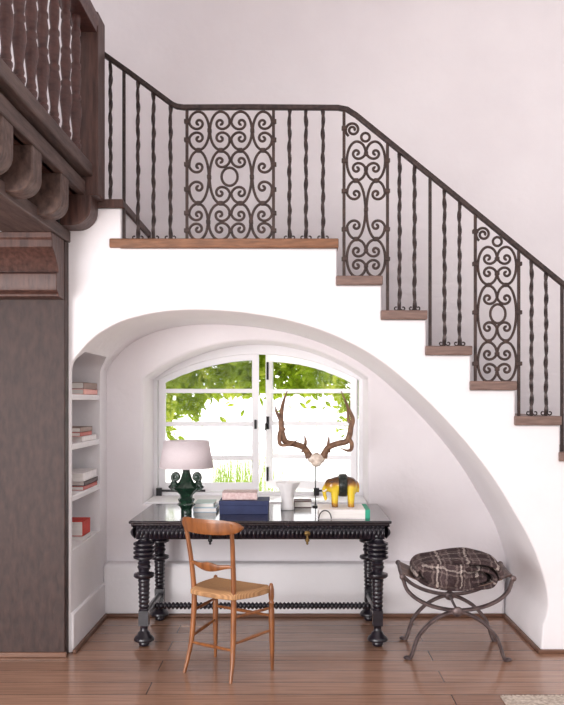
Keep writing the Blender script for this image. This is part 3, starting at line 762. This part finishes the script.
# ------------------------------------------------------------------ things on the desk
T = DZ
lm = thing('table_lamp', 'table lamp with dark green ceramic base and pale shade on the desk', 'lamp', (-.69, 5.45, T))
lb = [(.034,0),(.036,.012),(.034,.03),(.04,.045),(.055,.058),(.056,.064),(.044,.075),(.05,.088),(.052,.096),(.037,.106),(.04,.122),(.06,.142),(.085,.163),(.09,.172),(.078,.18),(.056,.193),(.045,.21),(.036,.228),(.03,.25),(.024,.27),(.023,.32)]
MB().lathe(lb, (-.69,5.45,T), 32, lobe=lambda a, z: 1+.05*math.cos(8*a)*(1 if .04 < z < .2 else 0)).build('lamp_base', M['ceramic_green'], lm, sharp=60)
for s in (-1, 1):
    w = []; 
    path = [(.055,.15),(.085,.162),(.108,.182),(.098,.176),(.08,.185),(.074,.205)]
    for i in range(20): a = -PI/2-.2+2*PI*1.15*i/19; rr = .026*(1-.6*i/19); path.append((.066-0*i+rr*math.cos(a)*1.0, .236+rr*math.sin(a)*1.15))
    pts = smooth_path([(-.69+s*x, 5.45, T+z) for x, z in path], 3)
    hb = MB().tube(pts, [.013]*len(pts), 8, flat=1.7, ref=(0,1,0)); hb.ell((-.69+s*.066, 5.45, T+.236), (.018,.016,.022), 12, 8); hb.ell((-.69+s*.078, 5.45, T+.19), (.024,.018,.026), 12, 8); hb.build('scroll_handle', M['ceramic_green'], lm)
sh = MB().lathe([(.173,.297),(.141,.468)], (-.69,5.45,T), 48, caps=False).build('lamp_shade', M['shade'], lm, solid=.003)
b = MB()
for z, r in ((.298,.1735), (.467,.1415)): b.tube([(-.69+r*math.cos(2*PI*i/40), 5.45+r*math.sin(2*PI*i/40), T+z) for i in range(40)], .0022, 6, closed=True)
b.build('shade_trim', M['shade'], sh)
b = MB().tube([(-.69,5.45,T+.31),(-.69,5.45,T+.36)], .012, 10)
for a in range(3): b.tube([(-.69,5.45,T+.345), (-.69+.162*math.cos(a*2.094), 5.45+.162*math.sin(a*2.094), T+.352)], .002, 6)
b.ell((-.69,5.45,T+.395), (.024,.024,.038)); b.build('socket_and_bulb', M['white_paint'], lm)

book('pale blue book at the bottom of the pair beside the lamp', -.655, -.502, 5.52, 5.76, T, T+.03, paleblue, 'y-' if False else 'x-', 'books on the desk')
book('pale green book on top of the pair beside the lamp', -.65, -.522, 5.54, 5.75, T+.0302, T+.058, palegreen, 'x-', 'books on the desk')
bx = thing('storage_box', 'navy blue cloth box under the mottled pink book on the desk', 'box', (-.32, 5.5, T))
MB().box(-.476, -.165, 5.42, 5.66, T, T+.058).build('box_body', navy, bx, bevel=.002)
MB().box(-.479, -.162, 5.417, 5.663, T+.0575, T+.086).build('box_lid', navy, bx, bevel=.002)
book('mottled pink book lying on the navy box', -.462, -.238, 5.47, 5.63, T+.0865, T+.137, blotch, 'y-', 'books on the desk')
va = [(.042,0),(.046,.004),(.045,.02),(.041,.06),(.043,.10),(.056,.14),(.074,.17),(.078,.182),(.072,.178),(.052,.14),(.037,.10),(.034,.06),(.036,.02),(.003,.012)]
vx, vy = -.044, 5.66
v = MB().lathe(va, (vx,vy,T), 40, lobe=lambda a, z: 1+(.06*math.cos(4*a)+.05*math.cos(7*a+1))*max(0, (z-.05)/.13)).build('vase', M['porcelain'], sharp=60)
tag(v, 'small white porcelain vase with a flared wavy rim on the desk', 'vase')
book('flat book with maroon covers lying behind the antler stand', .0, .142, 5.74, 5.90, T, T+.047, maroon, 'x-' if False else 'y+', 'books on the desk') if False else book('flat pale book with maroon covers between the vase and antlers', .0, .120, 5.76, 5.93, T, T+.042, maroon, 'x-', 'books on the desk')

# antlers
AY = 5.80
an = thing('mounted_antlers', 'pair of brown deer antlers on a skull plate and thin metal stand', 'antlers', (at(315.5,505,AY).x, AY, T))
ax = an.location.x
b = MB().lathe([(.022,0),(.024,.004),(.022,.009),(.005,.012)], (ax+.0,AY,T), 20); b.tube([(ax,AY,T+.008),(ax,AY,1.09)], .004, 8)
b.build('stand', M['black_metal'], an)
def AP(x, y, d=0): p = at(265+x/5.64, 385+y/5.64, AY); return Vector((p.x, p.y+d, p.z))
sk = MB().ell(AP(290,418), (.06,.046,.036), 18, 12, Matrix.Rotation(.0, 3, 'Y')); sk.ell(AP(262,408,.0), (.022,.026,.022)); sk.ell(AP(320,408,.0), (.022,.026,.022)); sk.ell(AP(290,440,-.02), (.036,.03,.026)); sk.ell(AP(290,400,.02), (.028,.03,.022))
sko = sk.build('skull_plate', M['bone'], an)
md = sko.modifiers.new('merge', 'REMESH'); md.mode = 'VOXEL'; md.voxel_size = .006; md.use_smooth_shade = True
def antler(main, tines, ref):
    P = smooth_path([AP(*p) for p in main], 6); b = MB()
    b.tube(P, lerpr([.028,.0225,.021,.0205,.0205,.02,.018,.0155,.011,.003], len(P)), 10)
    for tn, r0 in tines:
        Q = smooth_path([AP(*p) for p in tn], 5); b.tube(Q, lerpr([r0*1.45, r0*1.4, r0*1.2, r0*.8, .002], len(Q)), 8)
    o = b.build('antler', M['antler'], an)
    return o
antler([(252,410,0),(240,382,0),(215,350,-.02),(168,331,-.05),(118,318,-.08),(98,272,-.09),(93,220,-.08),(92,170,-.06),(103,100,-.03),(125,35,0)],
       [([(92,205,-.08),(82,180,-.08),(66,150,-.07),(60,116,-.06)], .010), ([(110,240,-.09),(88,262,-.10),(82,300,-.12),(92,332,-.14),(140,328,-.17),(186,298,-.2)], .011), ([(222,352,-.01),(229,318,-.02),(222,282,-.02)], .009), ([(212,372,0),(206,380,0)], .006)], 0)
antler([(328,410,0),(340,380,0),(362,348,-.02),(408,328,-.05),(455,315,-.08),(472,280,-.09),(480,235,-.08),(490,190,-.07),(468,130,-.04),(430,35,0)],
       [([(484,215,-.08),(468,200,-.08),(464,170,-.07),(458,120,-.06)], .009), ([(468,300,-.09),(482,325,-.11),(478,356,-.13),(455,362,-.16),(415,346,-.2)], .011), ([(354,350,-.01),(358,318,-.02),(360,284,-.02)], .008), ([(362,372,0),(370,382,0)], .006)], 0)

# white book with green cloth end, elephant on top
wb = thing('large_book', 'thick white book with green cloth end under the yellow elephant', 'book', (.31, 5.36, T), 0, 'books on the desk')
X0, X1, YA, YZ, ZB, ZT = .15, .468, 5.225, 5.52, T, T+.056
m = MB().box(X0, X1-.03, YA, YZ, ZB, ZB+.004).box(X0, X1-.03, YA, YZ, ZT-.004, ZT); m.build('cover', white, wb, bevel=.001)
MB().box(X0+.004, X1-.03, YA+.004, YZ-.004, ZB+.004, ZT-.004).build('pages', M['pages'], wb)
tag(MB().box(X1-.03, X1, YA, YZ, ZB, ZT).build('spine', teal, wb, bevel=.003), 'green cloth spine')
mg = MB().tube([(.19+.038*math.cos(a), 5.205-.006*math.sin(a), T+.004+.05*math.sin(a)) for a in [PI*i/24 for i in range(25)]], .0035, 8)
tag(mg.build('bent_ring', M['black_metal']), 'thin black half ring standing against the front of the white book', 'ornament')
EL = thing('elephant_figurine', 'glossy yellow and brown elephant figurine with black band on white book', 'figurine', (.30, 5.375, ZT))
ex, ey = .305, 5.375
e = MB()
e.ell((ex+.005,ey,ZT+.135), (.092,.058,.062), 20, 14)
e.ell((ex+.055,ey,ZT+.125), (.042,.056,.062), 18, 12); e.ell((ex-.045,ey,ZT+.13), (.045,.056,.058), 18, 12)
e.ell((ex-.078,ey,ZT+.135), (.036,.04,.044), 18, 12)
for s in (-1, 1): e.ell((ex-.062,ey+s*.046,ZT+.13), (.026,.01,.036), 12, 10)
e.tube(smooth_path([(ex-.1,ey,ZT+.13),(ex-.113,ey,ZT+.105),(ex-.112,ey,ZT+.075),(ex-.104,ey,ZT+.052),(ex-.112,ey,ZT+.04)], 4), lerpr([.02,.016,.012,.010,.008], 17), 10)
for x in (-.048, .055):
    for s in (-1, 1): e.tube([(ex+x,ey+s*.03,ZT),(ex+x,ey+s*.03,ZT+.012),(ex+x,ey+s*.03,ZT+.05),(ex+x,ey+s*.028,ZT+.11)], [.021,.02,.021,.027], 12)
e.tube(smooth_path([(ex+.094,ey,ZT+.16),(ex+.103,ey,ZT+.13),(ex+.1,ey,ZT+.09)], 4), [.007]*9, 8)
eo = e.build('body', M['elephant'], EL, local=False)
md = eo.modifiers.new('merge', 'REMESH'); md.mode = 'VOXEL'; md.voxel_size = .005; md.use_smooth_shade = True
md = eo.modifiers.new('soft', 'SMOOTH'); md.iterations = 4; md.factor = .5
rows = []
for x, g_ in ((-.026,.0),(-.022,.006),(0,.008),(.02,.007),(.024,.0)):
    rows.append([Vector((ex+.004+x, ey+(.058+g_)*math.cos(2*PI*i/28), ZT+.135+(.062+g_)*math.sin(2*PI*i/28))) for i in range(28)])
MB().grid(rows, closed_u=True).build('saddle_band', M['band'], EL, solid=.006)
for s in (-1, 1): 
    tk = MB().tube(smooth_path([(ex-.1,ey+s*.02,ZT+.112),(ex-.115,ey+s*.026,ZT+.1),(ex-.128,ey+s*.026,ZT+.108)], 3), lerpr([.005,.004,.001], 7), 8); tk.build('tusk', M['porcelain'], EL)

# ------------------------------------------------------------------ rug
rg = thing('woven_rug', 'cream woven rug corner on the floor at lower right', 'rug', (1.9, 3.2, 0))
MB().box(1.04, 2.8, 2.0, 4.285, 0, .012).build('rug_body', mat('wool_weave', (150,134,120), (216,202,188), (1,1,1), 60, .95, bump=.8, bdist=.01), rg, bevel=.004)
b = MB()
for i in range(90):
    x = 1.06+1.74*i/90+random.uniform(-.004,.004); b.tube([(x,4.283,.008),(x+random.uniform(-.006,.006),4.298,.005),(x+random.uniform(-.01,.01),4.31,.003)], .0028, 5)
o = b.build('fringe', mat('rug_fringe', (206,190,174), (236,224,210), ns=30, rough=.9), rg); o['kind'] = 'stuff'

# ------------------------------------------------------------------ garden outside
gr = MB().box(-14, 14, YW+.1, 30, -.1, 0).build('garden_ground', mat('pale_gravel', (206,204,202), (224,222,220), ns=8, rough=.9)); gr['kind'] = 'structure'
def leaf(mb, c, size, nrm, roll):
    nrm = nrm.normalized(); a = nrm.orthogonal().normalized(); b = nrm.cross(a); a, b = a*math.cos(roll)+b*math.sin(roll), b*math.cos(roll)-a*math.sin(roll)
    pts = [(-1,0,0),(-.4,.38,.1),(.2,.4,.12),(1,0,-.1),(.2,-.4,.12),(-.4,-.38,.1)]
    o = mb.add([c+(a*x+b*y+nrm*z)*size for x, y, z in pts], [(0,1,2,3),(0,3,4,5)])
vn = MB()
def limit(x):  # how low the vine hangs
    px = CX+x*118
    pts = [(140,440),(166,425),(176,415),(186,408),(196,420),(206,398),(222,393),(240,391),(252,394),(262,392),(300,391),(330,392),(342,402),(350,414),(380,420)]
    for (a, b), (c, d) in zip(pts, pts[1:]):
        if a <= px <= c: return EYE-(b+(d-b)*(px-a)/(c-a)-CY)/118
    return 1.6
for i in range(9500):
    x = random.uniform(-1.45, .9); zl_ = limit(x); z = zl_+(2.45-zl_)*random.random()**.95-.05*random.random()
    y = random.uniform(6.95, 7.6)
    leaf(vn, Vector((x*y/7.2,y,1.5+(z-1.5)*y/7.2)), random.uniform(.03,.055), Vector((random.gauss(0,.6), random.gauss(-.6,.6), random.gauss(.6,.6))), random.uniform(0,6.28))
for i in range(120):
    x = random.choice([random.uniform(-1.15,-.98), random.uniform(-.85,.5), random.uniform(.36,.5)]); y = random.uniform(7,7.5); zl_ = limit(x)
    leaf(vn, Vector((x,y,zl_-random.random()**1.5*.28)), random.uniform(.025,.05), Vector((random.gauss(0,.6), random.gauss(-.5,.6), random.gauss(.6,.6))), random.uniform(0,6.28))
for i in range(14):
    x = -1.4+2.3*i/13; vn.tube(smooth_path([(x,7.3,2.5),(x+random.uniform(-.2,.2),7.25,2.1),(x+random.uniform(-.2,.2),7.2,limit(x)+.05)], 4), .006, 5)
tag(vn.build('climbing_vine', M['leaf'], smooth=False, recalc=False), 'green leafy vine hanging outside over the top of the window', 'vine', kind='stuff')
gs = MB()
for i in range(420):
    x = random.choice([random.uniform(-.75,-.35), random.uniform(-.75,.0), random.uniform(-1.1,.5)]); y = random.uniform(7.6, 8.3); hgt = random.uniform(.7, 1.08)*(1 if -.8 < x < -.2 else .78); dx = random.gauss(0,.09); dy = random.gauss(0,.05)
    P_ = [Vector((x+dx*t*t, y+dy*t*t, hgt*t)) for t in (0,.35,.7,1)]; w = .007
    o = len(gs.v); gs.v += [p+Vector((s*w*(1-.9*i_/3), 0, 0)) for i_, p in enumerate(P_) for s in (-1,1)]
    gs.f += [(o+2*k, o+2*k+1, o+2*k+3, o+2*k+2) for k in range(3)]
tag(gs.build('garden_grass', M['grass'], smooth=False, recalc=False), 'tall thin yellow-green grass blades growing outside below the window', 'grass', kind='stuff')

# ------------------------------------------------------------------ light, sky, camera
w = bpy.data.worlds.new('World'); bpy.context.scene.world = w; w.use_nodes = True
bg = w.node_tree.nodes['Background']; bg.inputs[0].default_value = (1.0, .98, .99, 1); bg.inputs[1].default_value = 1.0
_nt = w.node_tree; _tc = _nt.nodes.new('ShaderNodeTexCoord'); _sp = _nt.nodes.new('ShaderNodeSeparateXYZ'); _mr = _nt.nodes.new('ShaderNodeMapRange')
_nt.links.new(_tc.outputs['Generated'], _sp.inputs[0]); _nt.links.new(_sp.outputs[1], _mr.inputs['Value'])       # the sky is brighter on the garden side
for _k, _v in (('From Min', -.2), ('From Max', .6), ('To Min', .5), ('To Max', 2.0)): _mr.inputs[_k].default_value = _v
_nt.links.new(_mr.outputs['Result'], bg.inputs[1])
def lamp(name, typ, loc, target, energy, color=(1,1,1), size=None, size_y=None, angle=None):
    d = bpy.data.lights.new(name, typ); d.energy = energy; d.color = color
    if size: d.shape = 'RECTANGLE'; d.size = size; d.size_y = size_y or size
    if angle: d.angle = angle
    o = bpy.data.objects.new(name, d); C.objects.link(o); o.location = loc
    o.rotation_euler = (Vector(target)-Vector(loc)).to_track_quat('-Z', 'Y').to_euler(); return o
lamp('sun', 'SUN', (1.5, 12, 8), (1.5-.25*8, 12-.42*8, 8-.87*8), 7.5, (1,.98,.95), angle=math.radians(1.5))
lamp('right_area_light', 'AREA', (3.6, .2, 2.6), (.6, 5.2, 1.5), 28, (1,.98,1), 2.6, 3.0)  # area lamp put in for soft light from the right; no window built
lamp('front_fill_light', 'AREA', (-1.9, -1.3, 1.8), (.4, 6, .8), 150, (1,.985,.99), 3.6, 2.4)  # unseen fill added behind the camera to brighten the alcove
lamp('left_fill_light', 'AREA', (-2.9, 1.6, 1.15), (1.3, 5.5, 1.1), 112, (1,.985,.99), 2.0, 2.0)  # low fill added at the left to lift the arch soffit; no window here

cd = bpy.data.cameras.new('Camera'); cam = bpy.data.objects.new('Camera', cd); C.objects.link(cam)
cam.location = (0,0,EYE); cam.rotation_euler = (PI/2,0,0)
cd.sensor_fit = 'HORIZONTAL'; cd.sensor_width = 36; cd.lens = F/564*36
cd.shift_x = -(CX-282)/564; cd.shift_y = (CY-352.5)/564; cd.clip_start = .05
sc = bpy.context.scene; sc.camera = cam
vs = sc.view_settings; vs.view_transform = 'Standard'; vs.look = 'None'; vs.gamma = 1; vs.exposure = .25; vs.use_curve_mapping = False
